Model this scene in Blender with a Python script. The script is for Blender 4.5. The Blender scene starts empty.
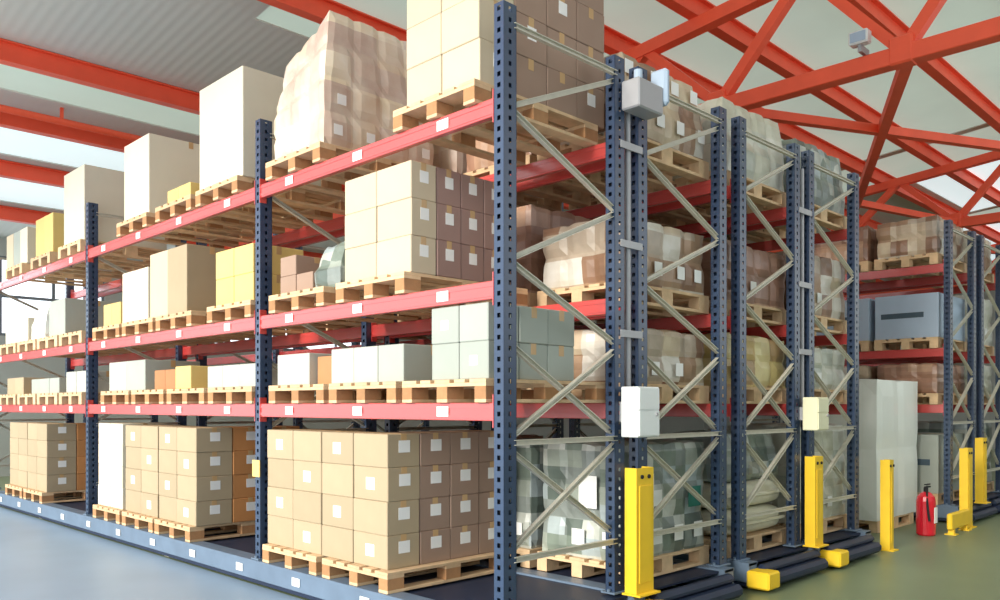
import bpy, bmesh, math, random
from mathutils import Vector, Matrix, noise
random.seed(7)
S = bpy.context.scene
COL = S.collection
R = math.radians
CAM_Z = 1.5

# ---------------------------------------------------------------- camera, sky, sun, exposure
cd = bpy.data.cameras.new('camera'); cam = bpy.data.objects.new('camera', cd); COL.objects.link(cam)
cam.location = (0, 0, CAM_Z); cam.rotation_euler = (R(90), 0, R(-45))
cd.sensor_width = 36; cd.lens = 29.88; cd.shift_y = 0.106; cd.clip_end = 200
S.camera = cam

W = bpy.data.worlds.new('sky'); S.world = W; W.use_nodes = True
bg = W.node_tree.nodes['Background']; bg.inputs[0].default_value = (0.90, 0.96, 1.0, 1); bg.inputs[1].default_value = 1.25

sd = bpy.data.lights.new('sun', 'SUN'); sun = bpy.data.objects.new('sun', sd); COL.objects.link(sun)
sd.energy = 3.8; sd.angle = R(24); sd.color = (1.0, 0.95, 0.86)
sun.rotation_euler = Vector((0.90, 0.02, -0.34)).to_track_quat('-Z', 'Y').to_euler()
sun.location = (-6, 3, 8)

S.view_settings.view_transform = 'Standard'; S.view_settings.look = 'None'
S.view_settings.gamma = 1; S.view_settings.use_curve_mapping = False
S.view_settings.exposure = 0.42

# ---------------------------------------------------------------- materials
def lin(c):
    f = lambda v: v / 12.92 if v <= 0.04045 else ((v + 0.055) / 1.055) ** 2.4
    return tuple(f(v / 255) for v in c) + (1,)

def mat(name, rgb, rough=0.6, metal=0.0, var=0.08, scale=6.0, bump=0.0, bscale=40.0, coat=0.0, rnd=0.0, emit=0.0):
    m = bpy.data.materials.new(name); m.use_nodes = True
    nt = m.node_tree; b = nt.nodes['Principled BSDF']
    b.inputs['Roughness'].default_value = rough; b.inputs['Metallic'].default_value = metal
    b.inputs['Coat Weight'].default_value = coat; b.inputs['Coat Roughness'].default_value = 0.25
    tc = nt.nodes.new('ShaderNodeTexCoord')
    nz = nt.nodes.new('ShaderNodeTexNoise'); nz.inputs['Scale'].default_value = scale; nz.inputs['Detail'].default_value = 5
    nt.links.new(tc.outputs['Object'], nz.inputs['Vector'])
    c = lin(rgb)
    hs = nt.nodes.new('ShaderNodeHueSaturation'); hs.inputs['Color'].default_value = c
    mr = nt.nodes.new('ShaderNodeMapRange'); mr.inputs['To Min'].default_value = 1 - var * 1.6; mr.inputs['To Max'].default_value = 1 + var * 1.6
    nt.links.new(nz.outputs['Fac'], mr.inputs['Value'])
    last = mr.outputs['Result']
    if rnd:
        oi = nt.nodes.new('ShaderNodeObjectInfo'); mr2 = nt.nodes.new('ShaderNodeMapRange')
        mr2.inputs['To Min'].default_value = 1 - rnd; mr2.inputs['To Max'].default_value = 1 + rnd
        nt.links.new(oi.outputs['Random'], mr2.inputs['Value'])
        mm = nt.nodes.new('ShaderNodeMath'); mm.operation = 'MULTIPLY'
        nt.links.new(last, mm.inputs[0]); nt.links.new(mr2.outputs['Result'], mm.inputs[1]); last = mm.outputs[0]
    nt.links.new(last, hs.inputs['Value'])
    nt.links.new(hs.outputs['Color'], b.inputs['Base Color'])
    if bump:
        n2 = nt.nodes.new('ShaderNodeTexNoise'); n2.inputs['Scale'].default_value = bscale
        nt.links.new(tc.outputs['Object'], n2.inputs['Vector'])
        bp = nt.nodes.new('ShaderNodeBump'); bp.inputs['Strength'].default_value = bump; bp.inputs['Distance'].default_value = 0.01
        nt.links.new(n2.outputs['Fac'], bp.inputs['Height']); nt.links.new(bp.outputs['Normal'], b.inputs['Normal'])
    if emit:
        nt.links.new(hs.outputs['Color'], b.inputs['Emission Color']); b.inputs['Emission Strength'].default_value = emit
    if coat >= 1: b.inputs['Coat IOR'].default_value = 2.0
    return m

def cells(name, cols, size, rough=0.45, coat=0.35):
    """goods under stretch film: every carton of the bundle has its own tone"""
    m = bpy.data.materials.new(name); m.use_nodes = True
    nt = m.node_tree; b = nt.nodes['Principled BSDF']
    b.inputs['Roughness'].default_value = rough; b.inputs['Coat Weight'].default_value = coat; b.inputs['Coat Roughness'].default_value = 0.3
    tc = nt.nodes.new('ShaderNodeTexCoord'); oi = nt.nodes.new('ShaderNodeObjectInfo')
    dv = nt.nodes.new('ShaderNodeVectorMath'); dv.operation = 'DIVIDE'; dv.inputs[1].default_value = size
    ad = nt.nodes.new('ShaderNodeVectorMath'); ad.operation = 'ADD'; ad.inputs[1].default_value = (0.021, 0.021, -0.021)
    fl = nt.nodes.new('ShaderNodeVectorMath'); fl.operation = 'FLOOR'
    a2 = nt.nodes.new('ShaderNodeVectorMath'); a2.operation = 'ADD'
    wn = nt.nodes.new('ShaderNodeTexWhiteNoise'); wn.noise_dimensions = '4D'
    cr = nt.nodes.new('ShaderNodeValToRGB'); cr.color_ramp.interpolation = 'CONSTANT'
    nt.links.new(tc.outputs['Object'], ad.inputs[0]); nt.links.new(ad.outputs[0], dv.inputs[0]); nt.links.new(dv.outputs[0], fl.inputs[0])
    nt.links.new(fl.outputs[0], wn.inputs['Vector']); nt.links.new(oi.outputs['Random'], wn.inputs['W'])
    e = cr.color_ramp.elements
    while len(e) < len(cols): e.new(0.5)
    for i, c in enumerate(cols): e[i].position = i / len(cols); e[i].color = lin(c)
    nt.links.new(wn.outputs['Value'], cr.inputs['Fac'])
    nz = nt.nodes.new('ShaderNodeTexNoise'); nz.inputs['Scale'].default_value = 5; nz.inputs['Detail'].default_value = 6
    nt.links.new(tc.outputs['Object'], nz.inputs['Vector'])
    mx = nt.nodes.new('ShaderNodeMix'); mx.data_type = 'RGBA'; mx.blend_type = 'OVERLAY'; mx.inputs[0].default_value = 0.5
    nt.links.new(cr.outputs['Color'], mx.inputs[6]); nt.links.new(nz.outputs['Fac'], mx.inputs[7])
    nt.links.new(mx.outputs[2], b.inputs['Base Color'])
    bp = nt.nodes.new('ShaderNodeBump'); bp.inputs['Strength'].default_value = 0.4; bp.inputs['Distance'].default_value = 0.02
    nt.links.new(nz.outputs['Fac'], bp.inputs['Height']); nt.links.new(bp.outputs['Normal'], b.inputs['Normal'])
    return m

M = {}
M['blue'] = mat('upright_blue', (46, 65, 92), 0.35, 0, 0.10, 8, coat=0.5)
M['base'] = mat('base_blue', (104, 122, 142), 0.4, 0, 0.15, 5)
M['darkbase'] = mat('base_dark', (26, 38, 62), 0.5, 0, 0.2, 5)
M['black'] = mat('rubber_black', (24, 24, 26), 0.8)
M['red'] = mat('beam_red', (206, 66, 62), 0.35, 0, 0.08, 5, coat=1.0)
M['roofred'] = mat('roof_red', (246, 94, 60), 0.5, 0, 0.08, 4)
M['galv'] = mat('galvanised', (206, 202, 186), 0.45, 0.2, 0.10, 14)
M['yellow'] = mat('safety_yellow', (238, 196, 40), 0.5, 0, 0.07, 7)
M['wood'] = mat('pallet_wood', (214, 182, 142), 0.8, 0, 0.22, 9, 0.3, 60, rnd=0.12)
M['wooddark'] = mat('pallet_block', (176, 130, 88), 0.85, 0, 0.22, 9, 0.3, 60, rnd=0.12)
M['tan'] = mat('carton_tan', (174, 156, 126), 0.75, 0, 0.06, 4, rnd=0.06)
M['cream'] = mat('carton_cream', (202, 186, 158), 0.75, 0, 0.05, 4, rnd=0.05)
M['brown'] = mat('carton_brown', (178, 126, 84), 0.75, 0, 0.08, 4, rnd=0.08)
M['mauvetan'] = mat('carton_shade_tan_brown', (158, 132, 114), 0.75, 0, 0.06, 4, rnd=0.05)  # side-face shade put into the colour; own tone of the mixed pallet cartons
M['offwhite'] = mat('carton_off_white', (182, 184, 174), 0.7, 0, 0.06, 4, rnd=0.05)
M['mauve'] = mat('carton_cream_shade', (158, 128, 118), 0.75, 0, 0.06, 4, rnd=0.05)  # cream carton with side-face shade put into its colour
M['orange'] = mat('carton_orange', (200, 138, 82), 0.75, 0, 0.08, 4, rnd=0.08)
M['white'] = mat('carton_white', (218, 212, 190), 0.7, 0, 0.04, 4, rnd=0.04)
M['grey'] = mat('carton_grey', (164, 170, 160), 0.7, 0, 0.06, 4, rnd=0.05)
M['straw'] = mat('carton_yellow', (222, 194, 120), 0.7, 0, 0.06, 4, rnd=0.05)
M['paleblue'] = mat('carton_pale_blue', (172, 190, 208), 0.65, 0, 0.05, 4)
M['tape'] = mat('packing_tape', (196, 160, 112), 0.3, 0, 0.05)
M['paper'] = mat('paper_white', (240, 240, 236), 0.7, 0, 0.03)
M['bandgrey'] = mat('printed_band', (70, 88, 100), 0.7)
M['green'] = mat('printed_green', (40, 112, 96), 0.6)
M['panel'] = mat('control_white', (226, 230, 228), 0.4, 0, 0.03)
M['pipe'] = mat('conduit_grey', (168, 168, 170), 0.4, 0.2, 0.05)
M['extred'] = mat('extinguisher_red', (206, 24, 44), 0.25, 0, 0.04, coat=0.5)
M['film'] = mat('white_film', (240, 244, 236), 0.4, 0, 0.04, 3, 0.15, 9, coat=0.4)
M['sack'] = mat('sack_cloth', (216, 212, 188), 0.85, 0, 0.10, 6, 0.5, 30)
M['wrapbrown'] = cells('wrapped_brown', [(168, 128, 104), (150, 112, 92), (186, 150, 122), (176, 140, 118), (140, 104, 82)], (0.30, 0.30, 0.26))
M['wrapmix'] = cells('wrapped_mixed', [(196, 178, 150), (160, 130, 102), (210, 204, 190), (176, 160, 140), (140, 108, 84)], (0.22, 0.22, 0.20))
M['wrapgrey'] = cells('wrapped_grey', [(150, 158, 146), (118, 130, 118), (184, 188, 178), (132, 140, 134), (92, 104, 96), (160, 172, 172)], (0.15, 0.17, 0.13))
M['wrappale'] = cells('wrapped_pale', [(206, 206, 190), (188, 192, 178), (218, 218, 206), (196, 196, 176)], (0.26, 0.26, 0.22))
M['wrapmauve'] = cells('wrapped_mauve', [(222, 204, 180), (208, 188, 170), (232, 218, 192), (214, 196, 180)], (0.28, 0.28, 0.24))
M['wrapstraw'] = cells('wrapped_straw', [(206, 184, 122), (190, 164, 104), (216, 200, 146), (170, 140, 96)], (0.26, 0.26, 0.22))
M['wall'] = mat('wall_panel', (186, 190, 182), 0.7, 0, 0.05, 1)
M['frame'] = mat('window_frame', (120, 128, 132), 0.5)
M['pane'] = mat('bright_daylight_pane', (236, 244, 252), 0.5, 0, 0.02, 1, emit=1.5)
M['skylight'] = mat('translucent_rooflight', (196, 210, 212), 0.5, 0, 0.04, 1, emit=0.85)
M['glowsheet'] = mat('glowing_roof_sheet', (176, 192, 180), 0.5, 0, 0.08, 0.6, emit=0.52)  # glow added to brighten right roof and aisle; first left rooflight shares it

def floor_mat():
    m = bpy.data.materials.new('two_tone_concrete'); m.use_nodes = True
    nt = m.node_tree; b = nt.nodes['Principled BSDF']; b.inputs['Roughness'].default_value = 0.42
    tc = nt.nodes.new('ShaderNodeTexCoord'); sp = nt.nodes.new('ShaderNodeSeparateXYZ')
    nt.links.new(tc.outputs['Object'], sp.inputs[0])
    gt = nt.nodes.new('ShaderNodeMath'); gt.operation = 'GREATER_THAN'; gt.inputs[1].default_value = 3.47
    nt.links.new(sp.outputs['X'], gt.inputs[0])
    n1 = nt.nodes.new('ShaderNodeTexNoise'); n1.inputs['Scale'].default_value = 0.9; n1.inputs['Detail'].default_value = 8
    nt.links.new(tc.outputs['Object'], n1.inputs['Vector'])
    mx = nt.nodes.new('ShaderNodeMix'); mx.data_type = 'RGBA'
    mx.inputs[6].default_value = lin((146, 168, 188)); mx.inputs[7].default_value = lin((116, 128, 98))  # floor colour splits along x, blue-grey to green-grey
    nt.links.new(gt.outputs[0], mx.inputs[0])
    mr = nt.nodes.new('ShaderNodeMapRange'); mr.inputs['To Min'].default_value = 0.8; mr.inputs['To Max'].default_value = 1.2
    nt.links.new(n1.outputs['Fac'], mr.inputs['Value'])
    hs = nt.nodes.new('ShaderNodeHueSaturation'); nt.links.new(mr.outputs['Result'], hs.inputs['Value'])
    nt.links.new(mx.outputs[2], hs.inputs['Color']); nt.links.new(hs.outputs['Color'], b.inputs['Base Color'])
    return m
M['floor'] = floor_mat()

def roof_mat():
    m = bpy.data.materials.new('roof_sheet'); m.use_nodes = True
    nt = m.node_tree; b = nt.nodes['Principled BSDF']; b.inputs['Roughness'].default_value = 0.6
    tc = nt.nodes.new('ShaderNodeTexCoord'); wv = nt.nodes.new('ShaderNodeTexWave')
    wv.bands_direction = 'X'; wv.inputs['Scale'].default_value = 2.4; wv.wave_profile = 'SIN'
    nt.links.new(tc.outputs['Object'], wv.inputs['Vector'])
    bp = nt.nodes.new('ShaderNodeBump'); bp.inputs['Strength'].default_value = 0.07; bp.inputs['Distance'].default_value = 0.03
    nt.links.new(wv.outputs['Fac'], bp.inputs['Height']); nt.links.new(bp.outputs['Normal'], b.inputs['Normal'])
    b.inputs['Base Color'].default_value = lin((214, 214, 206))
    return m
M['roof'] = roof_mat()

# ---------------------------------------------------------------- helpers   (x runs away to the right, y away to the left)
def box(bm, x0, x1, y0, y1, z0, z1, bev=0.0):
    vs = [bm.verts.new((x, y, z)) for x in (x0, x1) for y in (y0, y1) for z in (z0, z1)]
    f = [(0, 1, 3, 2), (4, 6, 7, 5), (0, 4, 5, 1), (2, 3, 7, 6), (0, 2, 6, 4), (1, 5, 7, 3)]
    fs = [bm.faces.new([vs[i] for i in q]) for q in f]
    if bev:
        es = list({e for q in fs for e in q.edges})
        bmesh.ops.bevel(bm, geom=es, offset=bev, segments=1, affect='EDGES', profile=0.5)

def bar(bm, a, b, w, h, up=(0, 0, 1)):
    a, b = Vector(a), Vector(b); d = (b - a).normalized(); up = Vector(up)
    s = d.cross(up)
    if s.length < 1e-3: s = d.cross(Vector((1, 0, 0)))
    s.normalize(); t = s.cross(d).normalized()
    vs = []
    for p in (a, b):
        for i, j in ((-1, -1), (1, -1), (1, 1), (-1, 1)): vs.append(bm.verts.new(p + s * (i * w / 2) + t * (j * h / 2)))
    for q in ((0, 1, 2, 3), (7, 6, 5, 4), (0, 4, 5, 1), (1, 5, 6, 2), (2, 6, 7, 3), (3, 7, 4, 0)): bm.faces.new([vs[i] for i in q])

def tube(bm, a, b, r, n=12, r2=None):
    a, b = Vector(a), Vector(b); d = b - a
    m = Matrix.Translation((a + b) / 2) @ d.to_track_quat('Z', 'Y').to_matrix().to_4x4()
    bmesh.ops.create_cone(bm, cap_ends=True, segments=n, radius1=r, radius2=r if r2 is None else r2, depth=d.length, matrix=m)

def lathe(bm, prof, n=20, c=(0, 0, 0)):
    rings = []
    for r, z in prof:
        rings.append([bm.verts.new((c[0] + r * math.cos(2 * math.pi * i / n), c[1] + r * math.sin(2 * math.pi * i / n), c[2] + z)) for i in range(n)])
    for a, b in zip(rings, rings[1:]):
        for i in range(n): bm.faces.new((a[i], a[(i + 1) % n], b[(i + 1) % n], b[i]))
    bm.faces.new(rings[0][::-1]); bm.faces.new(rings[-1])

def mesh(name, bm, m):
    bmesh.ops.recalc_face_normals(bm, faces=bm.faces[:])
    me = bpy.data.meshes.new(name); bm.to_mesh(me); bm.free(); me.materials.append(m); return me

def link(name, me, parent=None, loc=(0, 0, 0), label=None):
    o = bpy.data.objects.new(name, me); COL.objects.link(o); o.parent = parent; o.location = loc
    if label: o['label'] = label
    return o

def obj(name, bm, m, parent=None, loc=(0, 0, 0), label=None): return link(name, mesh(name, bm, m), parent, loc, label)

USED = set()
def tag(o, label, cat, group=None):
    n = len(label.split())
    if not 4 <= n <= 16 or label in USED: print('LABEL', n, label)
    USED.add(label); o['label'] = label; o['category'] = cat
    if group: o['group'] = group
    return o
def thing(name, label, cat, loc=(0, 0, 0), group=None):
    o = bpy.data.objects.new(name, None); COL.objects.link(o); o.location = loc; o.empty_display_size = 0.2
    return tag(o, label, cat, group)
def struct(name, bm, m, parent=None):
    o = obj(name, bm, m, parent)
    if parent is None: o['kind'] = 'structure'
    return o
BM = bmesh.new
ORD = ['first', 'second', 'third', 'fourth', 'fifth', 'sixth', 'seventh', 'eighth', 'ninth', 'tenth', 'eleventh', 'twelfth', 'thirteenth']

# ---------------------------------------------------------------- the hall
def roof_z(y): return CAM_Z + 5.6 - 0.1 * max(y, -3)
bm = BM(); box(bm, -2.5, 34, -4, 21, -0.2, 0); struct('floor', bm, M['floor'])
def roof_panel(bm, x0, x1, y0, y1, dz, t):
    vs = [bm.verts.new((x, y, roof_z(y) + d)) for x in (x0, x1) for y in (y0, y1) for d in (dz, dz + t)]
    for q in ((0, 1, 3, 2), (4, 6, 7, 5), (0, 4, 5, 1), (2, 3, 7, 6), (0, 2, 6, 4), (1, 5, 7, 3)): bm.faces.new([vs[i] for i in q])
LIGHTS = [(-1.2, 8, 11.75, 12.8), (-1.2, 8, 13.7, 15.2), (-1.2, 8, 15.8, 17.6),
          (19.5, 23.5, 4.4, 6.5), (24.5, 31, 5.8, 8), (24.5, 31, 2.2, 5.3),
          (5, 17, -2.6, 9.2), (17.2, 19.4, -2.6, 9.2), (23.7, 24.4, -2.6, 9.2)]       # the last three: broad sheets with glow added to brighten the right side
bm = BM()                                                       # the sheet is left open where the rooflights are
xs = sorted({-1.5, 34} | {v for l in LIGHTS for v in l[:2]}); ys = sorted({-3, 21} | {v for l in LIGHTS for v in l[2:]})
for x0, x1 in zip(xs, xs[1:]):
    for y0, y1 in zip(ys, ys[1:]):
        cx, cy = (x0 + x1) / 2, (y0 + y1) / 2
        if not any(a < cx < b and c < cy < d for a, b, c, d in LIGHTS): roof_panel(bm, x0, x1, y0, y1, 0, 0.08)
bmesh.ops.remove_doubles(bm, verts=bm.verts[:], dist=1e-4)
struct('ceiling', bm, M['roof'])
for i, l in enumerate(LIGHTS):
    bm = BM(); roof_panel(bm, *l, 0.02, 0.05); struct('window_%d' % (i + 1), bm, M['glowsheet' if i > 5 or i == 0 else 'skylight'])

WY = 20.0
def holed_wall(name, along, at, t, a0, a1, z0, z1, holes):
    bm = BM()
    as_ = sorted({a0, a1} | {v for h in holes for v in h[:2]}); zs = sorted({z0, z1} | {v for h in holes for v in h[2:]})
    for p, q in zip(as_, as_[1:]):
        for r, s in zip(zs, zs[1:]):
            if any(h[0] < (p + q) / 2 < h[1] and h[2] < (r + s) / 2 < h[3] for h in holes): continue
            if along == 'x': box(bm, p, q, at, at + t, r, s)
            else: box(bm, at, at + t, p, q, r, s)
    struct(name, bm, M['wall'])
FARW = [(0.2, 3.4, 3.0, 4.7), (3.9, 7.1, 3.0, 4.7), (7.6, 10.8, 3.0, 4.7), (11.3, 14.5, 3.0, 4.7)]
holed_wall('wall_left', 'x', WY, 0.2, -1.5, 34, 0, roof_z(WY) + 0.02, FARW)
holed_wall('wall_right', 'y', 33, 0.2, -8, WY, 0, 7.4, [])
holed_wall('wall_near_unseen', 'x', -3.2, 0.2, -0.5, 33, 0, 7.4, [(5, 32, 2.4, 6.6)])  # unseen wall added to cut light on right-facing sides; opening lets some back
for i, (a, b, c, d) in enumerate(FARW):
    w = bpy.data.objects.new('window_%d' % (i + 11), None); COL.objects.link(w); w['kind'] = 'structure'
    bm = BM(); box(bm, a, b, WY + 0.09, WY + 0.11, c, d); obj('pane', bm, M['pane'], w)
    bm = BM()
    for k in range(4):
        x = a + 0.03 + (b - a - 0.06) * k / 3; box(bm, x - 0.03, x + 0.03, WY + 0.03, WY + 0.08, c, d)
    for z in (c + 0.03, (c + d) / 2, d - 0.03): box(bm, a, b, WY + 0.02, WY + 0.085, z - 0.03, z + 0.03)
    obj('window_frame', bm, M['frame'], w)

# floor rails the moving racks run on
for i, y in enumerate((4.2, 8.2, 12.2)):
    bm = BM(); box(bm, 3.5, 16, y - 0.05, y + 0.05, 0.0005, 0.012); struct('trim_%d' % (i + 1), bm, M['galv'])

# roof steel
PY = [1.3, 2.7, 4.15, 5.55, 6.7, 8.35, 11.45, 13.4, 15.5, 17.9]
PN = ['nearest overhead on the right', 'second overhead on the right', 'crossing top right corner', 'passing behind the truss node', 'right of the corner stack top',
      'above the wrapped stack', 'longest at upper left', 'second lowest big one at left', 'third at far left', 'lowest at far left by windows']
for y, nm in zip(PY, PN):
    bm = BM(); z = roof_z(y)
    x0, x1 = -1.5, 33
    box(bm, x0, x1, y - 0.012, y + 0.012, z - 0.24, z - 0.02)
    box(bm, x0, x1, y - 0.075, y + 0.075, z - 0.26, z - 0.24); box(bm, x0, x1, y - 0.075, y + 0.075, z - 0.02, z - 0.001)
    tag(obj('roof_purlin', bm, M['roofred']), 'long red roof purlin under grey roof sheets, ' + nm, 'roof beam', 'red purlins under the roof')
bm = BM(); tube(bm, (-1.5, 12.95, roof_z(12.95) - 0.2), (33, 12.95, roof_z(12.95) - 0.2), 0.05)
for x in (1, 4, 7, 10): box(bm, x - 0.02, x + 0.02, 12.93, 12.97, roof_z(12.95) - 0.2, roof_z(12.95))
tag(obj('sprinkler_pipe', bm, M['roofred']), 'thin red pipe hung beside the second lowest purlin at left', 'pipe')

TZ = CAM_Z + 3.6
def truss(x, label, y0=-1.15, n=9):
    t = thing('roof_truss', label, 'roof truss', (x, 0, TZ), 'red roof trusses')
    p = 2.13; y1 = y0 + p * n
    bm = BM(); box(bm, -0.09, 0.09, y0 - 0.4, y1, -0.08, 0.10, 0.01); obj('bottom_chord', bm, M['roofred'], t)
    bm = BM(); bar(bm, (0, y0 - 0.4, roof_z(y0 - 0.4) - TZ - 0.34), (0, y1 + 0.3, roof_z(y1 + 0.3) - TZ - 0.34), 0.16, 0.16); obj('top_chord', bm, M['roofred'], t)
    for k in range(n):
        ya = y0 + p * k; ym = ya + p / 2; zt = roof_z(ym) - TZ - 0.34
        for a, b, wd in ((ya, ym, 0.11), (ya + p, ym, 0.12)):
            bm = BM(); bar(bm, (0, a, 0.05), (0, b, zt), wd, wd); obj('web_member', bm, M['roofred'], t)
        bm = BM(); box(bm, -0.10, 0.10, ya - 0.12, ya + 0.12, -0.09, 0.20, 0.02); obj('gusset_plate', bm, M['roofred'], t)
truss(9.0, 'nearest red roof truss with thick chord slanting to the top right corner')
truss(18.0, 'middle red roof truss, behind the nearest one and above the right racks')
truss(27.0, 'farthest red roof truss, smallest, seen behind the middle one')
def tie(a, b, label, w=0.13):
    bm = BM(); bar(bm, a, b, w, w); tag(obj('roof_brace', bm, M['roofred']), label, 'roof brace', 'red bracing between roof trusses')
z = TZ + 0.02
tie((9.1, 5.23, z), (17.9, 0.9, z), 'red horizontal brace running level below the near truss at right', 0.11)
tie((9.1, 3.1, z), (17.9, 7.4, z), 'red roof brace slanting down from near truss to middle truss', 0.12)
tie((9.1, 7.4, z), (17.9, 5.23, z), 'red roof brace behind the tall dark upright at right', 0.11)
tie((18.1, 7.4, z), (26.9, 3.1, z), 'small red brace between middle and farthest roof trusses, sloping right', 0.12)
tie((18.1, 3.1, z), (26.9, 7.4, z), 'small red brace between middle and farthest roof trusses, sloping left', 0.12)
t = thing('flood_light', 'small pale flood light clamped on the near truss chord', 'lamp', (8.86, 3.5, TZ + 0.13))
bm = BM(); box(bm, -0.06, 0.06, -0.10, 0.10, 0.07, 0.21, 0.012); obj('housing', bm, M['panel'], t)
bm = BM(); box(bm, -0.065, -0.06, -0.08, 0.08, 0.09, 0.19); obj('lens', bm, M['paleblue'], t)
bm = BM(); box(bm, -0.01, 0.20, -0.02, 0.02, 0, 0.07); obj('bracket', bm, M['pipe'], t)

# ---------------------------------------------------------------- racking
H = 3.88
LV = [1.52, 2.25, 3.34]                  # tops of the beams
BASE = 0.22
def post_mesh():
    bm = BM(); a, b = 0.055, 0.04        # half depth (x), half width (y)
    h = H - BASE
    for x, sg in ((-a, 1), (a, -1)):
        for y0, y1 in ((-b, -0.014), (0.014, b)): box(bm, min(x, x + sg * 0.004), max(x, x + sg * 0.004), y0, y1, 0, h)
    for y, sg in ((-b, 1), (b, -1)):
        for x0, x1 in ((-a, -0.012), (0.012, a)): box(bm, x0, x1, min(y, y + sg * 0.004), max(y, y + sg * 0.004), 0, h)
    n = int(h / 0.065)
    for i in range(n + 1):
        z0 = i * 0.065; z1 = min(h, z0 + 0.037)
        for x, sg in ((-a, 1), (a, -1)): box(bm, min(x, x + sg * 0.004), max(x, x + sg * 0.004), -0.014, 0.014, z0, z1)
        for y, sg in ((-b, 1), (b, -1)): box(bm, -0.012, 0.012, min(y, y + sg * 0.004), max(y, y + sg * 0.004), z0, z1)
    box(bm, -0.012, -0.008, -b + 0.005, b - 0.005, 0, h)         # the folded web inside
    return mesh('upright', bm, M['blue'])
POST = post_mesh()
bm = BM(); box(bm, -0.085, 0.085, -0.06, 0.06, 0, 0.012, 0.002)
for sx in (-0.07, 0.07): tube(bm, (sx, 0, 0.012), (sx, 0, 0.03), 0.012, 6)
FOOT = mesh('foot_plate', bm, M['base'])
def brace_mesh(d, dz):
    bm = BM(); a, b = Vector((-d / 2, 0, -dz / 2)), Vector((d / 2, 0, dz / 2))
    bar(bm, a, b, 0.004, 0.030, (0, 1, 0) if False else (0, 0, 1)); off = Vector((0, -0.014, 0))
    dr = (b - a).normalized(); up = Vector((0, -1, 0)).cross(dr)
    for s in (-1, 1): bar(bm, a + off * 0.5 + up * 0.0145 * s, b + off * 0.5 + up * 0.0145 * s, 0.03, 0.004, up)
    return mesh('brace', bm, M['galv'])
BR = {}
def brace(parent, d, dz, loc):
    k = (round(d, 3), round(dz, 3))
    if k not in BR: BR[k] = brace_mesh(d, dz)
    return link('brace', BR[k], parent, loc)
def beam_meshes(L):
    bm = BM(); box(bm, -0.022, 0.022, 0, L, -0.11, 0, 0.004)
    box(bm, -0.026, -0.022, 0, L, -0.095, -0.075); box(bm, -0.026, -0.022, 0, L, -0.035, -0.015)     # rolled ribs
    b = mesh('beam', bm, M['red'])
    bm = BM(); box(bm, -0.03, 0.03, -0.0035, 0.0035, -0.15, 0.05)
    return b, mesh('beam_connector', bm, M['red'])
bm = BM(); box(bm, -0.003, 0, -0.055, 0.055, -0.032, 0.032); PLATE = mesh('location_label', bm, M['paper'])

def rack(label, x0, posts, plates=False, nframes=None, levels=LV, depth=1.1, dense=True):
    t = thing('pallet_rack', label, 'pallet rack', (x0 + depth / 2, posts[0], BASE), 'blue and red pallet racks')
    dx = depth / 2 - 0.055
    for i, y in enumerate(posts):
        Y = y - posts[0]
        for sx in (-dx, dx):
            link('upright', POST, t, (sx, Y, 0.012)); link('foot_plate', FOOT, t, (sx, Y, 0))
        g = 2 * dx - 0.07
        ox = 0
        zz = [0.36, 1.06, 3.55]
        for z in zz: brace(t, g, 0, (0, Y - 0.028, z - 0.0))
        for z0, z1 in ((0.42, 1.02), (1.1, 1.66)):
            brace(t, g, z1 - z0, (0, Y - 0.012, (z0 + z1) / 2)); brace(t, g, z0 - z1, (0, Y + 0.016, (z0 + z1) / 2))
        z = 1.70; s = -1
        for k in range(4):
            brace(t, g, s * 0.43, (0, Y - 0.01, z + 0.225)); z += 0.455; s = -s
    for i in range(len(posts) - 1):
        L = posts[i + 1] - posts[i] - 0.08
        b, c = beam_meshes(L)
        for z in levels:
            for j, sx in enumerate((-depth / 2 + 0.024, depth / 2 - 0.024)):
                o = link('beam', b, t, (sx, posts[i] - posts[0] + 0.04, z - BASE))
                if j: o.rotation_euler = (0, 0, 0)
                link('beam_connector', c, o, (0, 0.004, 0)); link('beam_connector', c, o, (0, L - 0.004, 0))
                if plates and j == 0:
                    n = 3 if L < 3 else 4
                    for k in range(n): link('location_label', PLATE, o, (-0.0265, L * (k + 0.5) / n, -0.055))
    return t

PA = [3.48, 6.33, 10.34, 14.5]
XA, XB, XC, XD, XE, XF = 3.47, 4.815, 6.235, 7.525, 11.60, 12.95
rack('front rack with long red beams facing the left aisle, tallest blue corner upright', XA, PA, True, depth=1.185)
rack('rack right behind the front rack, between control box and twin posts', XB, PA[:4], depth=1.21)
rack('rack holding cream sacks at the bottom, left of the second yellow guard', XC, PA[:3])
rack('rack right of the second yellow guard, beside the tall white load', XD, PA[:3], depth=1.16)
rack('background rack with pale blue boxes, left of the right edge', XE, PA[:2])
rack('background rack cut by the right edge, lattice end frame', XF, PA[:2])

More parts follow.
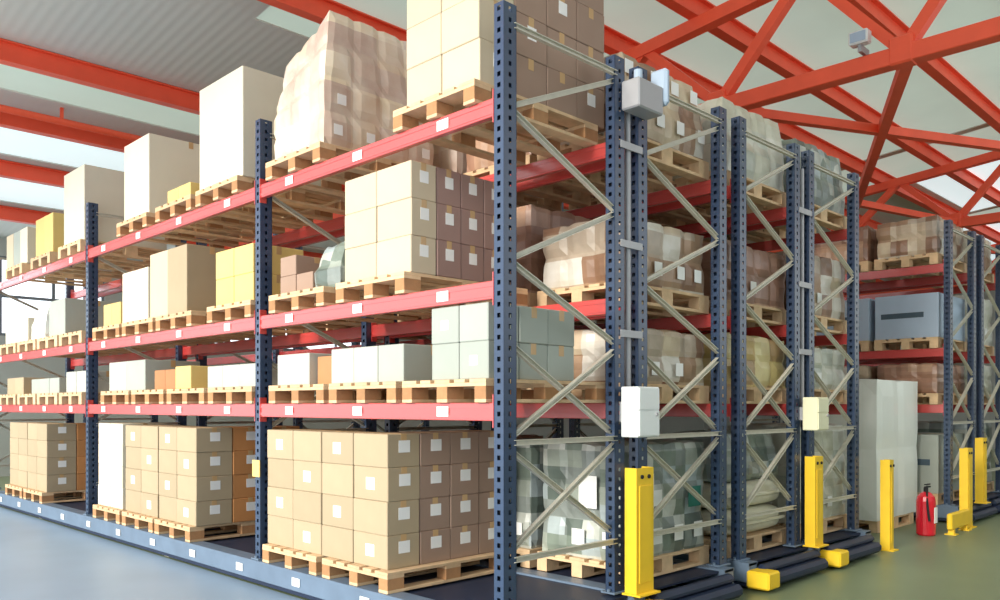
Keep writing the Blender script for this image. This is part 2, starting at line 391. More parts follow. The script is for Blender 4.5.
def base(label, x0, x1, y1, feet):
    y0 = 3.34
    t = thing('mobile_rack_base', label, 'rack base', (x0, y0, 0), 'moving rack bases on floor rails')
    w, l = x1 - x0, y1 - y0
    for x in (0, w / 2 - 0.07, w - 0.14):
        bm = BM(); box(bm, x, x + 0.14, 0, l, 0.06, 0.22, 0.006); box(bm, x - 0.004, x + 0.144, 0, l, 0.195, 0.2195); obj('side_girder', bm, M['base'], t)
        bm = BM(); box(bm, x + 0.02, x + 0.12, 0.02, l - 0.02, 0.025, 0.06); obj('skirt', bm, M['darkbase'], t)
    bm = BM()
    for s in (0, 1):
        xa = 0.1 + s * (w / 2 - 0.02); xb = xa + w / 2 - 0.2
        n = 9; pts = []
        box(bm, xa, xb, -0.16, 0.0, 0.03, 0.13, 0.03); box(bm, xa, xb, -0.09, 0.0, 0.12, 0.20, 0.03)
    obj('end_bumper', bm, M['darkbase'], t)
    k = 1.0
    while k < l:
        for x in (0.07, w - 0.07):
            bm = BM(); tube(bm, (x - 0.03, k, 0.065), (x + 0.03, k, 0.065), 0.055, 16); obj('wheel', bm, M['black'], t)
        k += 3.4
    bm = BM(); box(bm, 0.14, w - 0.14, 0.05, l, 0.19, 0.205); obj('deck_plate', bm, M['darkbase'], t)
    ys = [0.42 + 0.9 * i for i in range(int(l / 0.9))]
    for y in ys: link('location_label', PLATE, t, (-0.0045, y + 0.1, 0.135))
    for f in feet:
        bm = BM(); box(bm, f - x0 - 0.11, f - x0 + 0.09, -0.20, 0.0, 0.03, 0.17, 0.015); obj('foot_sensor', bm, M['yellow'], t, label='yellow safety sensor block')
    return t
base('long dark blue moving base under the two front racks', 3.43, 5.96, 14.2, [4.74])
base('dark blue moving base under racks with second yellow guard', 6.20, 8.74, 10.3, [6.26, 7.62])
base('far dark blue moving base under background racks at right', 11.56, 14.1, 6.4, [])

# ---------------------------------------------------------------- guards, control boxes, power column
def guard(label, x, y, z, h, w=0.19):
    t = thing('guard_post', label, 'guard', (x, y, z), 'yellow rack guards')
    bm = BM(); d = 0.09
    box(bm, -w / 2, w / 2, -0.006, 0, 0.01, h); box(bm, -w / 2, -w / 2 + 0.006, 0, d, 0.01, h); box(bm, w / 2 - 0.006, w / 2, 0, d, 0.01, h)
    box(bm, -w / 2 + 0.03, w / 2 - 0.03, -0.012, -0.006, 0.08, h - 0.12, 0.002); obj('channel', bm, M['yellow'], t)
    bm = BM(); box(bm, -w / 2 - 0.02, w / 2 + 0.02, -0.05, d + 0.01, 0, 0.012); obj('foot_plate', bm, M['yellow'], t)
    bm = BM()
    for sx in (-0.04, 0.04): tube(bm, (sx, -0.016, h - 0.06), (sx, -0.005, h - 0.06), 0.014, 10)
    obj('bolt', bm, M['black'], t)
    return t
guard('widest yellow guard post below the near white control box', 4.69, 3.30, BASE, 0.86, 0.20)
guard('narrow yellow guard post below the second control box', 7.41, 3.30, BASE, 0.82, 0.17)
guard('yellow guard post standing in front of the tall white load', 8.96, 3.22, 0, 0.94, 0.11)
guard('yellow guard post right of the red extinguisher', 11.33, 3.14, 0.0, 0.98, 0.19)
guard('farthest yellow guard post, half hidden at right edge', 12.25, 3.22, BASE, 0.86, 0.17)
t = thing('barrier_rail', 'low yellow barrier between extinguisher and far guard post', 'barrier', (10.93, 3.12, 0))
bm = BM(); box(bm, -0.45, 0.22, -0.03, 0.03, 0.06, 0.25, 0.015); obj('rail', bm, M['yellow'], t)
for x in (-0.36, 0.14):
    bm = BM(); box(bm, x - 0.03, x + 0.03, -0.03, 0.03, 0, 0.06); box(bm, x - 0.06, x + 0.06, -0.06, 0.06, 0, 0.01); obj('foot', bm, M['yellow'], t)

def control(label, x, y, z, w, h, mt):
    t = thing('control_box', label, 'control box', (x, y, z), 'rack control boxes')
    bm = BM(); box(bm, -w / 2, w / 2, 0, 0.14, 0, h, 0.006); obj('housing', bm, mt, t)
    bm = BM(); box(bm, -w / 2 + 0.012, w / 2 - 0.012, -0.008, 0, 0.012, h * 0.52); box(bm, -w / 2 + 0.012, w / 2 - 0.012, -0.008, 0, h * 0.55, h - 0.012); obj('door', bm, mt, t)
    bm = BM(); tube(bm, (w * 0.3, -0.02, h * 0.45), (w * 0.3, -0.007, h * 0.45), 0.012, 10); obj('lock', bm, M['pipe'], t)
    bm = BM(); box(bm, -w * 0.3, w * 0.3, 0.14, 0.188, h * 0.3, h * 0.7); obj('mounting_bracket', bm, M['pipe'], t)
M['panelcream'] = mat('control_cream', (226, 224, 190), 0.45, 0, 0.03)
control('large white control box above the widest yellow guard', 4.67, 3.25, 1.29, 0.25, 0.34, M['panel'])
control('cream control box above the narrow yellow guard', 7.39, 3.25, 1.28, 0.23, 0.30, M['panelcream'])

def power(label, x, z1, bracket):
    t = thing('power_conduit', label, 'conduit', (x, 3.40, 0), 'conduits between rack uprights')
    bm = BM(); tube(bm, (0, 0.07, 1.45), (0, 0.07, z1), 0.020, 12); tube(bm, (0.033, 0.075, 1.45), (0.033, 0.075, z1 - 0.3), 0.009, 8); obj('conduit', bm, M['pipe'], t)
    for zc in (2.0, 2.62, 3.3):
        bm = BM(); box(bm, -0.125, 0.125, 0.031, 0.0385, zc - 0.025, zc + 0.025); box(bm, -0.03, 0.03, 0.0385, 0.06, zc - 0.02, zc + 0.02); obj('clip', bm, M['pipe'], t)
    if bracket:
        bm = BM(); box(bm, -0.13, 0.16, -0.12, 0.03, z1 - 0.10, z1 + 0.10, 0.01); obj('junction_box', bm, M['pipe'], t)
        bm = BM(); box(bm, 0.16, 0.22, -0.14, 0.0, z1 - 0.02, z1 + 0.24, 0.02); obj('side_cover', bm, M['paleblue'], t)
        bm = BM(); tube(bm, (0, -0.02, z1 + 0.10), (0.0, -0.02, z1 + 0.2), 0.03); obj('plug', bm, M['paleblue'], t)
    return t
power('pale conduit with junction box above the near white control box', 4.73, 3.62, True)
power('pale conduit above the cream control box', 7.435, 3.7, False)
bm = BM(); box(bm, -0.003, 0.003, -0.06, 0.06, -0.07, 0.07, 0.0)
o = obj('upright_tag', bm, M['straw'], None, (3.455, 6.33, 0.98)); tag(o, 'small yellow tag on the second blue front upright', 'sign')

# fire extinguisher
t = thing('fire_extinguisher', 'red fire extinguisher standing on the green floor', 'fire extinguisher', (10.32, 3.32, 0))
bm = BM(); lathe(bm, [(0.09, 0), (0.105, 0.02), (0.105, 0.40), (0.095, 0.45), (0.06, 0.49), (0.03, 0.505)]); obj('cylinder', bm, M['extred'], t)
bm = BM(); tube(bm, (0, 0, 0.505), (0, 0, 0.55), 0.025); box(bm, -0.02, 0.12, -0.015, 0.015, 0.55, 0.565); box(bm, -0.02, 0.11, -0.015, 0.015, 0.58, 0.592); obj('valve_handle', bm, M['black'], t)
bm = BM(); pr = None
for i in range(9):
    a = i / 8; p = Vector((-0.03 - 0.10 * math.sin(a * 1.7), -0.02 - 0.06 * a, 0.54 - 0.36 * a))
    if pr is not None: tube(bm, pr, p, 0.013, 8)
    pr = p
obj('hose', bm, M['black'], t)
bm = BM(); box(bm, -0.05, 0.05, -0.109, -0.104, 0.15, 0.33); obj('paper_label', bm, M['paper'], t)

# ---------------------------------------------------------------- pallets
def pallet_meshes():
    bm = BM()
    for i in range(5):
        wd = 0.145 if i in (0, 2, 4) else 0.10
        y = -0.4 + 0.0725 + (0.8 - 0.145) * i / 4
        box(bm, 0, 1.2, y - wd / 2, y + wd / 2, 0.122, 0.144, 0.002)
    for x in (0, 0.5275, 1.055): box(bm, x, x + 0.145, -0.4, 0.4, 0.100, 0.122)
    deck = mesh('deck', bm, M['wood'])
    bm = BM(); box(bm, 0, 0.145, -0.05, 0.05, 0.022, 0.100, 0.002); block = mesh('block', bm, M['wooddark'])
    bm = BM(); box(bm, 0, 1.2, -0.05, 0.05, 0, 0.022, 0.002); skid = mesh('skid', bm, M['wood'])
    bm = BM()
    for me in (deck,): bm.from_mesh(me)
    for y in (-0.35, 0, 0.35):
        box(bm, 0, 1.2, y - 0.05, y + 0.05, 0, 0.022)
        for x in (0, 0.5275, 1.055): box(bm, x, x + 0.145, y - 0.05, y + 0.05, 0.022, 0.1)
    whole = mesh('wooden_pallet', bm, M['wood'])
    return deck, block, skid, whole
DECK, BLOCK, SKID, WHOLE = pallet_meshes()
def pallet(label, x, yc, z, near=True):
    lab = 'wooden pallet ' + label; z += 0.001
    if not near: return tag(link('wooden_pallet', WHOLE, None, (x, yc, z)), lab, 'pallet', 'wooden pallets in the racks')
    t = thing('wooden_pallet', lab, 'pallet', (x, yc, z), 'wooden pallets in the racks')
    link('deck', DECK, t)
    for y in (-0.35, 0, 0.35):
        link('skid', SKID, t, (0, y, 0))
        for xx in (0, 0.5275, 1.055): link('block', BLOCK, t, (xx, y, 0))
    return t

# ---------------------------------------------------------------- cartons
CM = {}
def carton_mesh(dx, dy, dz, m):
    k = (round(dx, 3), round(dy, 3), round(dz, 3), m)
    if k not in CM:
        bm = BM(); b = 0.005
        box(bm, 0, dx, 0, dy, 0, dz, b)
        CM[k] = mesh('carton', bm, M[m])
        bm = BM(); t = 0.0012; w = min(0.05, dx * 0.2)                      # tape over the lid and down both ends
        box(bm, dx / 2 - w / 2, dx / 2 + w / 2, -t, dy + t, dz, dz + t)
        box(bm, dx / 2 - w / 2, dx / 2 + w / 2, -t, 0, dz - min(0.07, dz * 0.3), dz)
        CM[k + ('t',)] = mesh('tape', bm, M['tape'])
    return CM[k], CM[k + ('t',)]
LM = {}
def label_mesh(face, a, h):
    k = (face, a, h)
    if k not in LM:
        bm = BM()
        if face == 'y': box(bm, -a / 2, a / 2, -0.0015, 0, -h / 2, h / 2)
        else: box(bm, -0.0015, 0, -a / 2, a / 2, -h / 2, h / 2)
        LM[k] = mesh('shipping_label', bm, M['paper'])
    return LM[k]

TONE = dict(tan='tan', orange='orange-brown', mauvetan='tan', mauve='shade-toned cream', cream='cream', white='white', grey='grey', offwhite='off-white', brown='brown')
def stack(look, place, m, x0, y0, z0, ncol, cy, ndep, cx, nrow, cz, group, labels='', side=True, tape=True, lab=(0.10, 0.085), jit=0.006, skip=(), pick=None):
    """cartons on one pallet: the face towards the left aisle and, where it shows, the face towards the right"""
    rows = ['bottom'] + ORD[1:nrow - 1] + ['top'] if nrow > 1 else ['only']
    g = 0.004; out = []
    for r in range(nrow):
        for c in range(ncol):
            for d in range(ndep):
                if not (d == 0 or (side and c == 0)) or (r, c, d) in skip: continue
                mm = pick(r, c, d) if pick else m
                me, tp = carton_mesh(cx - g, cy - g, cz - 0.001, mm)
                x = x0 + d * cx + random.uniform(-jit, 0) * (d == 0); y = y0 + c * cy + random.uniform(-jit, 0) * (c == 0)
                pos = []
                if nrow > 1: pos.append(rows[r] + ' row')
                if d == 0 and ndep > 1 and side and c == 0: pos.append('at the front corner')
                elif d == 0 and ncol > 1: pos.append(ORD[c] + ' from right')
                elif d > 0: pos.append(ORD[d] + ' from front')
                lk = look if not pick else ' '.join([w for w in look.split() if w in ('low', 'tall', 'small')] + [TONE[mm]])
                txt = lk + ' carton, ' + (', '.join(pos) + ', ' if pos else '') + place
                o = link('cardboard_carton', me, None, (x, y, z0 + r * cz)); tag(o, txt, 'box', group)
                if tape: link('packing_tape', tp, o)
                if c == 0 and ('r' in labels or ('h' in labels and (r * 2 + d) % 3 == 0)): link('shipping_label', label_mesh('y', *lab), o, ((cx - g) * 0.52, 0, cz * 0.62), 'white paper label')
                if 'f' in labels and d == 0 and (r + c) % 2 == 0: link('shipping_label', label_mesh('x', *lab), o, (0, (cy - g) * 0.5, cz * 0.5), 'white paper label')
                out.append(o)
    return out

# wrapped bundles: bulging, softly grooved block with film-like gloss
def wrap_mesh(sx, sy, sz, nx, ny, nz, m, seed, taper=0.0, slant=0.0, bulge=0.02):
    bm = BM(); k = 4
    bmesh.ops.create_cube(bm, size=1.0)
    for ax, n in ((0, nx), (1, ny), (2, nz)):
        for i in range(1, n * k):
            c = [0, 0, 0]; c[ax] = -0.5 + i / (n * k); nn = [0, 0, 0]; nn[ax] = 1
            bmesh.ops.bisect_plane(bm, geom=bm.verts[:] + bm.edges[:] + bm.faces[:], plane_co=c, plane_no=nn)
    bm.normal_update()
    gro = lambda t, n: min(abs((t * n) % 1.0), 1 - abs((t * n) % 1.0))
    new = []
    for v in bm.verts:
        p = v.co.copy(); u = [p.x + 0.5, p.y + 0.5, p.z + 0.5]
        q = Vector((p.x * sx, p.y * sy, p.z * sz))
        on = [abs(abs(p[i]) - 0.5) < 1e-5 for i in range(3)]
        dd = 0.0
        for i, (uu, n) in enumerate(zip(u, (nx, ny, nz))):
            if not on[i]: dd = max(dd, 1.0 - gro(uu, n) * 8) if gro(uu, n) < 0.125 else dd
        nrm = Vector([math.copysign(1, p[i]) if on[i] else 0 for i in range(3)])
        if on[2] and p.z < 0: nrm.z = 0
        nz_ = noise.noise(Vector((p.x * 3, p.y * 3, p.z * 3)) + Vector((seed * 3.1, seed, 0)))
        q += nrm.normalized() * (bulge * nz_ - 0.016 * dd) if nrm.length else Vector()
        if sum(on) >= 2: q -= nrm.normalized() * 0.02
        f = 1 - taper * max(0, (u[2] - 0.45) / 0.55)
        q.x *= f; q.y *= f
        q.z += slant * u[2] * (0.5 - u[1])
        q.z += sz / 2
        new.append(q)
    for v, q in zip(bm.verts, new): v.co = q
    return mesh('wrapped_goods', bm, M[m])
def wrapped(label, m, x0, y0, z0, sx, sy, sz, n=(3, 2, 4), seed=1, taper=0.0, slant=0.0, labels=0, bulge=0.02, lab=(0.10, 0.10), front=0):
    t = thing('wrapped_load', label, 'wrapped load', (x0 + sx / 2, y0 + sy / 2, z0), 'stretch wrapped pallet loads')
    o = link('wrapped_goods', wrap_mesh(sx, sy, sz, *n, m, seed, taper, slant, bulge), t)
    rr = random.Random(seed)
    for i in range(labels):
        c = i % n[0]; r = (i // n[0]) % n[2]
        z = (r + 0.55) / n[2] * sz; f = 1 - taper * max(0, (z / sz - 0.45) / 0.55)
        l = link('paper_label', label_mesh('y', *lab), t, ((-0.5 + (c + rr.uniform(0.35, 0.65)) / n[0]) * sx, -sy / 2 * f - 0.022, z))
    for i in range(front):
        c = i % n[1]; r = (i // n[1]) % n[2]
        link('paper_label', label_mesh('x', *lab), t, (-sx / 2 - 0.022, (-0.5 + (c + rr.uniform(0.35, 0.65)) / n[1]) * sy, (r + 0.55) / n[2] * sz))
    return t

XP = 3.44                      # front of pallets in the front rack
PH = 0.1455
Z0, Z1, Z2, Z3 = BASE, LV[0], LV[1], LV[2]
# ---- floor level, front rack
G0 = 'cartons stacked at floor level'
pallet('under the corner carton stack, floor level', XP, 4.92, Z0); pallet('under left carton stack of nearest bay, floor level', XP, 5.80, Z0)
stack('tan', 'corner stack at floor level', 'tan', 3.50, 4.60, Z0 + PH, 2, 0.405, 4, 0.29, 4, 0.235, G0, 'rf', pick=lambda r, c, d: 'mauvetan' if d else 'tan')  # deeper cartons coloured darker to stand in for side shade
stack('tan', 'left floor stack of nearest bay', 'tan', 3.50, 5.425, Z0 + PH, 2, 0.40, 1, 0.4, 4, 0.235, G0, 'f', side=False)
pallet('under orange-brown stack at floor level, middle bay', XP, 7.95, Z0); pallet('under left tan stack at floor level, middle bay', XP, 8.80, Z0)
stack('brown', 'floor stack of middle bay', 'orange', 3.50, 7.54, Z0 + PH, 2, 0.42, 3, 0.37, 4, 0.232, G0, 'rf', pick=lambda r, c, d: 'tan' if d == 0 else 'orange')
stack('tan', 'left floor stack of middle bay', 'tan', 3.50, 8.41, Z0 + PH, 2, 0.42, 1, 0.4, 4, 0.232, G0, 'f', side=False)
pallet('under white cartons at floor level, middle bay', XP, 9.67, Z0)
stack('white', 'white floor stack in middle bay', 'white', 3.50, 9.34, Z0 + PH, 2, 0.36, 1, 0.5, 4, 0.235, G0, '', side=False)
pallet('under right stack at floor level, far bay', XP, 12.32, Z0); pallet('under left stack at floor level, far bay', XP, 13.2, Z0)
stack('tan', 'right floor stack of far bay', 'orange', 3.50, 11.92, Z0 + PH, 2, 0.41, 3, 0.37, 4, 0.225, G0, 'r', pick=lambda r, c, d: 'tan' if d == 0 else 'orange')
stack('tan', 'left floor stack of far bay', 'tan', 3.50, 12.76, Z0 + PH, 2, 0.41, 1, 0.4, 4, 0.225, G0, '', side=False)

# ---- first shelf
G1 = 'low cartons on the first shelf'
for y, l in ((3.96, 'right, under grey small cartons'), (4.83, 'middle, under low white cartons'), (5.70, 'left, under one white carton')):
    pallet(l + ', first shelf, nearest bay', XP, y, Z1)
z = Z1 + PH
stack('grey-white', 'small stack by corner upright, first shelf', 'grey', 3.50, 3.60, z, 2, 0.265, 3, 0.27, 2, 0.233, G1, 'f', lab=(0.07, 0.06))
stack('low white', 'first shelf, nearest bay, middle pallet', 'offwhite', 3.52, 4.45, z, 3, 0.29, 1, 0.55, 1, 0.26, G1, '', side=False, pick=lambda r, c, d: 'grey' if c == 0 else 'offwhite')
stack('square white', 'left end of first shelf, nearest bay', 'offwhite', 3.52, 5.62, z, 1, 0.48, 1, 0.6, 1, 0.25, G1, '')
stack('small brown', 'beside white one, first shelf, nearest bay', 'brown', 3.58, 5.36, z, 1, 0.24, 1, 0.5, 1, 0.22, G1, '')
for y, l in ((6.78, 'rightmost'), (7.66, 'second from right'), (8.54, 'third from right'), (9.42, 'leftmost')):
    pallet(l + ', first shelf, middle bay', XP, y, Z1)
stack('low white', 'right end of first shelf, middle bay', 'offwhite', 3.52, 6.45, z, 3, 0.30, 1, 0.5, 1, 0.20, G1, 'f', side=False)
stack('straw yellow', 'first shelf, middle bay', 'straw', 3.50, 7.65, z, 1, 0.34, 1, 0.5, 1, 0.22, G1, '')
stack('small brown', 'first shelf, middle bay', 'brown', 3.52, 8.02, z, 2, 0.26, 1, 0.5, 1, 0.20, G1, '', side=False)
stack('pale', 'left end of first shelf, middle bay', 'offwhite', 3.50, 8.72, z, 2, 0.50, 1, 0.6, 1, 0.32, G1, '', side=False, pick=lambda r, c, d: 'grey' if c == 0 else 'offwhite')
for y, l in ((10.84, 'rightmost'), (11.72, 'second from right'), (12.6, 'third from right'), (13.5, 'leftmost')):
    pallet(l + ', first shelf, far bay', XP, y, Z1, False)
stack('white', 'right end of first shelf, far bay', 'offwhite', 3.52, 10.5, z, 2, 0.36, 1, 0.5, 1, 0.26, G1, '', side=False)
stack('grey', 'first shelf, far bay', 'grey', 3.52, 11.5, z, 3, 0.38, 1, 0.5, 1, 0.20, G1, '', side=False)
stack('tan', 'left end of first shelf, far bay', 'tan', 3.52, 13.0, z, 2, 0.40, 1, 0.5, 1, 0.24, G1, '', side=False)

# ---- second shelf
G2 = 'cartons on the second shelf'
z = Z2 + PH
pallet('under the labelled carton stack, second shelf', XP, 4.74, Z2); pallet('under mixed small cartons, second shelf, nearest bay', XP, 5.70, Z2)
stack('cream', 'labelled stack on second shelf', 'cream', 3.50, 4.34, z, 2, 0.385, 4, 0.225, 3, 0.25, G2, 'r', lab=(0.075, 0.08), pick=lambda r, c, d: 'mauve' if d > 0 else 'cream')  # side cartons behind the corner carry shade in their colour
stack('small brown', 'mixed pallet on second shelf', 'mauvetan', 3.55, 5.62, z, 2, 0.24, 1, 0.4, 2, 0.16, G2, '', side=False, skip={(1, 0, 0)})
wrapped('grey wrapped bundle leaning behind small brown cartons, second shelf', 'wrapgrey', 3.52, 5.20, z, 0.7, 0.38, 0.36, (2, 1, 2), 5, 0.25)
for y, l in ((6.80, 'under straw yellow cartons'), (7.92, 'under tall cream cartons'), (8.80, 'under tall white cartons'), (9.68, 'leftmost')):
    pallet(l + ', second shelf, middle bay', XP, y, Z2)
stack('straw yellow', 'second shelf, middle bay', 'straw', 3.52, 6.50, z, 2, 0.34, 1, 0.5, 2, 0.25, G2, '', side=False)
stack('tall cream', 'second shelf, middle bay', 'cream', 3.50, 7.74, z, 2, 0.43, 2, 0.52, 1, 0.66, G2, '', pick=lambda r, c, d: 'tan' if c == 0 else 'cream')
stack('tall white', 'second shelf, middle bay', 'white', 3.50, 8.66, z, 2, 0.34, 1, 0.5, 1, 0.55, G2, '', side=False)
stack('small straw', 'left end of second shelf, middle bay', 'straw', 3.52, 9.45, z, 2, 0.25, 1, 0.4, 1, 0.26, G2, '', side=False)
for y, l in ((10.84, 'rightmost'), (11.72, 'second from right'), (12.6, 'third from right'), (13.5, 'leftmost')):
    pallet(l + ', second shelf, far bay', XP, y, Z2, False)
stack('grey', 'alone at right of second shelf, far bay', 'grey', 3.50, 11.2, z, 1, 0.62, 1, 0.8, 1, 0.46, G2, '')
wrapped('added white bundle for daylight glare beside lone grey carton, second shelf, far bay', 'film', 3.50, 12.02, z, 0.9, 0.6, 0.5, (2, 2, 2), 31, 0.2)  # bundle added in place of the bright background behind this shelf
stack('small white', 'left end of second shelf, far bay', 'white', 3.52, 12.8, z, 3, 0.36, 1, 0.5, 1, 0.34, G2, '', side=False)

# ---- top shelf
G3 = 'cartons on the top shelf'
z = Z3 + PH
pallet('under tallest corner stack, top shelf', XP, 4.06, Z3); pallet('under wrapped load with slanting top, top shelf', XP, 5.75, Z3)
stack('cream', 'tallest corner stack, top shelf', 'cream', 3.50, 3.68, z, 2, 0.355, 4, 0.31, 4, 0.27, G3, 'h', lab=(0.085, 0.085), pick=lambda r, c, d: 'mauvetan' if d > 0 else 'cream')  # shade of the right side is put into the deeper cartons' colour
wrapped('tall mauve-brown wrapped load with slanting top on top shelf, nearest bay', 'wrapmauve', 3.50, 5.39, z, 1.12, 0.76, 0.95, (4, 3, 4), 3, 0.16, 0.26, 5, lab=(0.08, 0.08))
for y, l in ((7.03, 'under biggest plain white carton'), (7.93, 'under small straw cartons'), (8.95, 'under tall white carton')):
    pallet(l + ', top shelf, middle bay', XP, y, Z3)
stack('biggest plain white', 'top shelf, middle bay', 'white', 3.49, 6.62, z, 1, 0.83, 1, 1.0, 1, 0.95, G3, '')
stack('small straw', 'top shelf, middle bay', 'straw', 3.52, 7.7, z, 2, 0.26, 1, 0.4, 1, 0.16, G3, '', side=False)
stack('tall white', 'left part of top shelf, middle bay', 'white', 3.49, 8.6, z, 1, 0.66, 1, 0.9, 1, 0.83, G3, '')
for y, l in ((10.88, 'under tall white carton'), (12.0, 'under straw cartons'), (13.2, 'under pale cartons')):
    pallet(l + ', top shelf, far bay', XP, y, Z3, False)
stack('tall white', 'right end of top shelf, far bay', 'white', 3.49, 10.5, z, 1, 0.72, 1, 1.0, 1, 0.90, G3, '')
stack('straw yellow', 'top shelf, far bay', 'straw', 3.50, 11.66, z, 2, 0.36, 1, 0.6, 1, 0.52, G3, '', side=False)
stack('pale', 'left end of top shelf, far bay', 'white', 3.50, 12.75, z, 3, 0.33, 1, 0.5, 1, 0.50, G3, '', side=False, pick=lambda r, c, d: ('white', 'grey', 'cream')[c])

# ---------------------------------------------------------------- loads in the racks behind
bm = BM(); box(bm, -0.09, 0.09, -0.002, 0, -0.08, 0.08); mesh_green = mesh('green_label', bm, M['green'])
def unit(rk, x, specs):
    for lv, slot, m, h, desc, kw in specs:
        z = (Z0, Z1, Z2, Z3)[lv]; yc = (3.98, 4.86, 5.74, 6.80, 7.7, 8.6, 9.5)[slot]
        shelf = ('floor level', 'first shelf', 'second shelf', 'top shelf')[lv]
        pallet('under %s load, %s of %s' % (desc, shelf, rk), x, yc, z, False)
        k = dict(n=(4, 3, max(2, int(h / 0.24))), seed=hash((lv, slot, x)) % 97 if False else lv * 7 + slot * 3 + int(x * 10), labels=0); k.update(kw)
        wrapped('%s wrapped load on %s of %s' % (desc, shelf, rk), m, x + 0.03, yc - 0.39, z + PH, 1.14, 0.78, h, **k)
SB = 'rack behind the front one'
unit(SB, 4.79, [
    (0, 0, 'wrapgrey', 0.86, 'grey-green', dict(labels=6, front=2, lab=(0.12, 0.12))), (0, 1, 'wrapgrey', 0.84, 'left grey', dict(front=2)), (0, 2, 'wrapbrown', 0.86, 'brown', {}),
    (1, 0, 'wrapmix', 0.42, 'mixed', dict(labels=3)), (1, 1, 'wrapbrown', 0.46, 'brown', dict(front=2)), (1, 2, 'wrapbrown', 0.40, 'left brown', {}), (1, 3, 'wrapbrown', 0.42, 'middle bay brown', {}), (1, 4, 'wrapmix', 0.3, 'middle bay mixed', {}),
    (2, 0, 'wrapmix', 0.50, 'mixed', dict(labels=4)), (2, 1, 'wrapbrown', 0.72, 'brown', {}), (2, 2, 'wrapbrown', 0.55, 'left brown', {}), (2, 3, 'wrapbrown', 0.7, 'middle bay brown', {}), (2, 4, 'wrapbrown', 0.66, 'middle bay left brown', {}),
    (3, 0, 'wrapmix', 0.62, 'pale mixed', dict(labels=9, taper=0.15)), (3, 1, 'wrapbrown', 0.6, 'brown', {}), (3, 2, 'wrapmauve', 0.7, 'mauve', {}),
])
unit('rack with sacks', 6.21, [
    (1, 0, 'wrapstraw', 0.46, 'straw', dict(labels=1)), (1, 1, 'wrapbrown', 0.40, 'brown', {}),
    (2, 0, 'wrapbrown', 0.52, 'brown', dict(labels=2)), (2, 1, 'wrapbrown', 0.7, 'left brown', {}),
    (3, 0, 'wrappale', 0.66, 'pale grey', dict(taper=0.12)), (3, 1, 'wrapbrown', 0.5, 'brown', {}), (0, 1, 'wrapgrey', 0.8, 'grey', {}),
])
unit('rack by the second guard', 7.57, [
    (0, 0, 'wrappale', 0.95, 'pale', dict(labels=4)), (0, 1, 'wrapgrey', 0.8, 'grey', {}),
    (1, 0, 'wrappale', 0.42, 'pale', dict(labels=2)), (1, 1, 'wrapbrown', 0.42, 'brown', {}),
    (2, 0, 'wrapmix', 0.62, 'mixed', dict(labels=2)), (2, 1, 'wrapgrey', 0.6, 'grey', {}),
    (3, 0, 'wrapgrey', 0.62, 'grey-green', dict(taper=0.1)), (3, 1, 'wrapbrown', 0.5, 'brown', {}),
])
unit('far background rack', 11.57, [
    (1, 0, 'wrapbrown', 0.4, 'brown', {}), (3, 0, 'wrapmix', 0.5, 'greenish brown', dict(labels=2)), (3, 1, 'wrapbrown', 0.5, 'brown', {}), (1, 1, 'wrapmix', 0.4, 'mixed', {}),
])
unit('rack at right edge', 12.92, [
    (0, 0, 'wrapgrey', 0.9, 'grey', {}), (1, 0, 'wrappale', 0.45, 'pale', {}), (2, 0, 'wrappale', 0.7, 'white', dict(labels=3)), (3, 0, 'wrapmix', 0.5, 'mixed', {}),
])
for o in [q for q in bpy.data.objects if q.get('label', '').startswith('grey-green wrapped load on floor level of rack behind')]:
    link('green_label', mesh_green, o, (0.36, -0.413, 0.42), 'dark green printed patch')
    link('paper_label', label_mesh('y', 0.2, 0.26), o, (-0.30, -0.413, 0.5))
    link('paper_label', label_mesh('x', 0.17, 0.24), o, (-0.594, -0.1, 0.5))
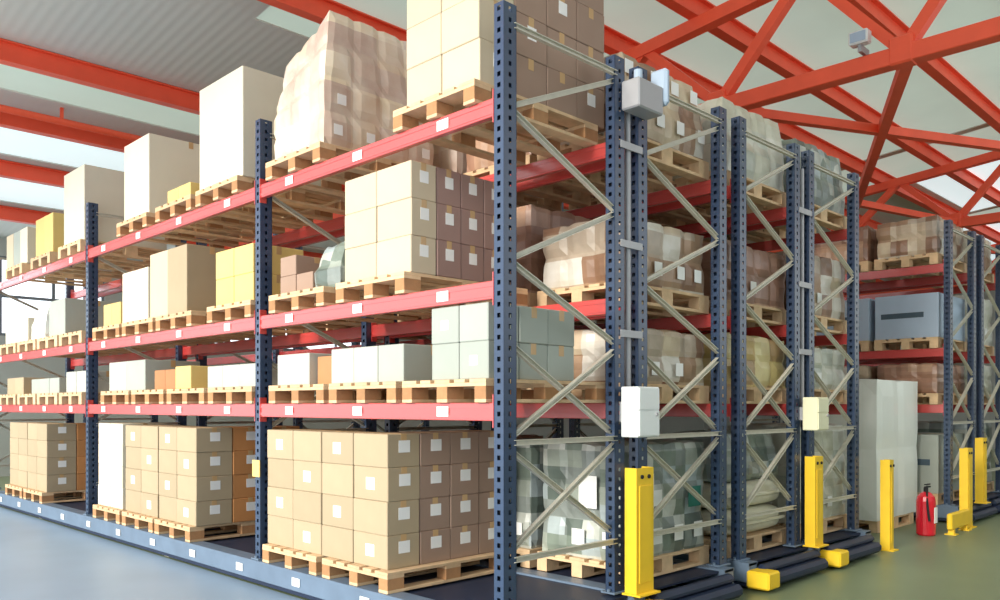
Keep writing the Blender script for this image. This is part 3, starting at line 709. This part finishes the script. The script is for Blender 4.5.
# sacks at the bottom of the third rack
def sack_mesh(sx, sy, sz, seed):
    bm = BM(); bmesh.ops.create_uvsphere(bm, u_segments=32, v_segments=16, radius=1)
    for v in bm.verts:
        p = v.co; q = Vector([math.copysign(abs(c) ** e, c) for c, e in zip(p, (0.35, 0.35, 0.6))])
        nz = noise.noise(q * 2.3 + Vector((seed, 0, 0))) * 0.05
        v.co = Vector((q.x * sx / 2 * (1 + nz), q.y * sy / 2 * (1 + nz), (q.z * (1 + nz * 0.6) + 1) * sz / 2))
    me = mesh('sack', bm, M['sack'])
    for p in me.polygons: p.use_smooth = True
    return me
pallet('under the stacked cream sacks', 6.21, 3.98, Z0, False)
zs = Z0 + PH
for i, (h, nm) in enumerate(((0.235, 'lower'), (0.245, 'upper'))):
    o = link('bulk_sack', sack_mesh(1.08, 0.80, h, i * 4.0), None, (6.81, 3.98, zs)); zs += h + 0.002
    tag(o, nm + ' of two fat cream sacks left of the narrow guard', 'sack', 'cream bulk sacks')
    bm = BM(); box(bm, -0.46, 0.46, -0.43, -0.405, h * 0.44, h * 0.56, 0.005); obj('seam', bm, M['sack'], o)
wrapped('grey netted bundle lying on top of the cream sacks', 'wrapgrey', 6.30, 3.62, zs, 1.0, 0.72, 0.42, (3, 2, 2), 44, 0.15)
# far right goods
o = wrapped('tall white film-wrapped load standing on floor behind slim yellow guard', 'film', 9.98, 3.74, 0.146, 1.38, 0.84, 1.68, (2, 1, 2), 21, bulge=0.008)
pallet('under the tall white film-wrapped load', 10.06, 4.17, 0, False)
G4 = 'pale blue boxes on the background rack'
pallet('under pale blue boxes on background rack', 11.57, 3.98, Z2, False); pallet('under hidden pale blue boxes on background rack', 11.57, 4.86, Z2, False)
for i, y in enumerate((3.58, 4.46)):
    me, tp = carton_mesh(1.1, 0.8, 0.58, 'paleblue')
    o = link('cardboard_carton', me, None, (11.60, y, Z2 + PH)); tag(o, ('big pale blue carton with dark printed band', 'left big pale blue carton, partly behind white load')[i] + ' on background rack', 'box', G4)
    bm = BM(); box(bm, -0.003, 0, 0.18, 0.72, 0.27, 0.34); obj('printed_band', bm, M['bandgrey'], o)
    link('packing_tape', tp, o)
pallet('under pale crate beside extinguisher', 11.57, 3.98, Z0, False)
me, tp = carton_mesh(1.1, 0.8, 0.76, 'grey')
o = link('cardboard_carton', me, None, (11.59, 3.58, Z0 + PH)); tag(o, 'pale grey carton with dark printed mark above the extinguisher', 'box')
bm = BM(); box(bm, -0.003, 0, 0.10, 0.55, 0.36, 0.44); obj('printed_band', bm, M['bandgrey'], o); link('packing_tape', tp, o)
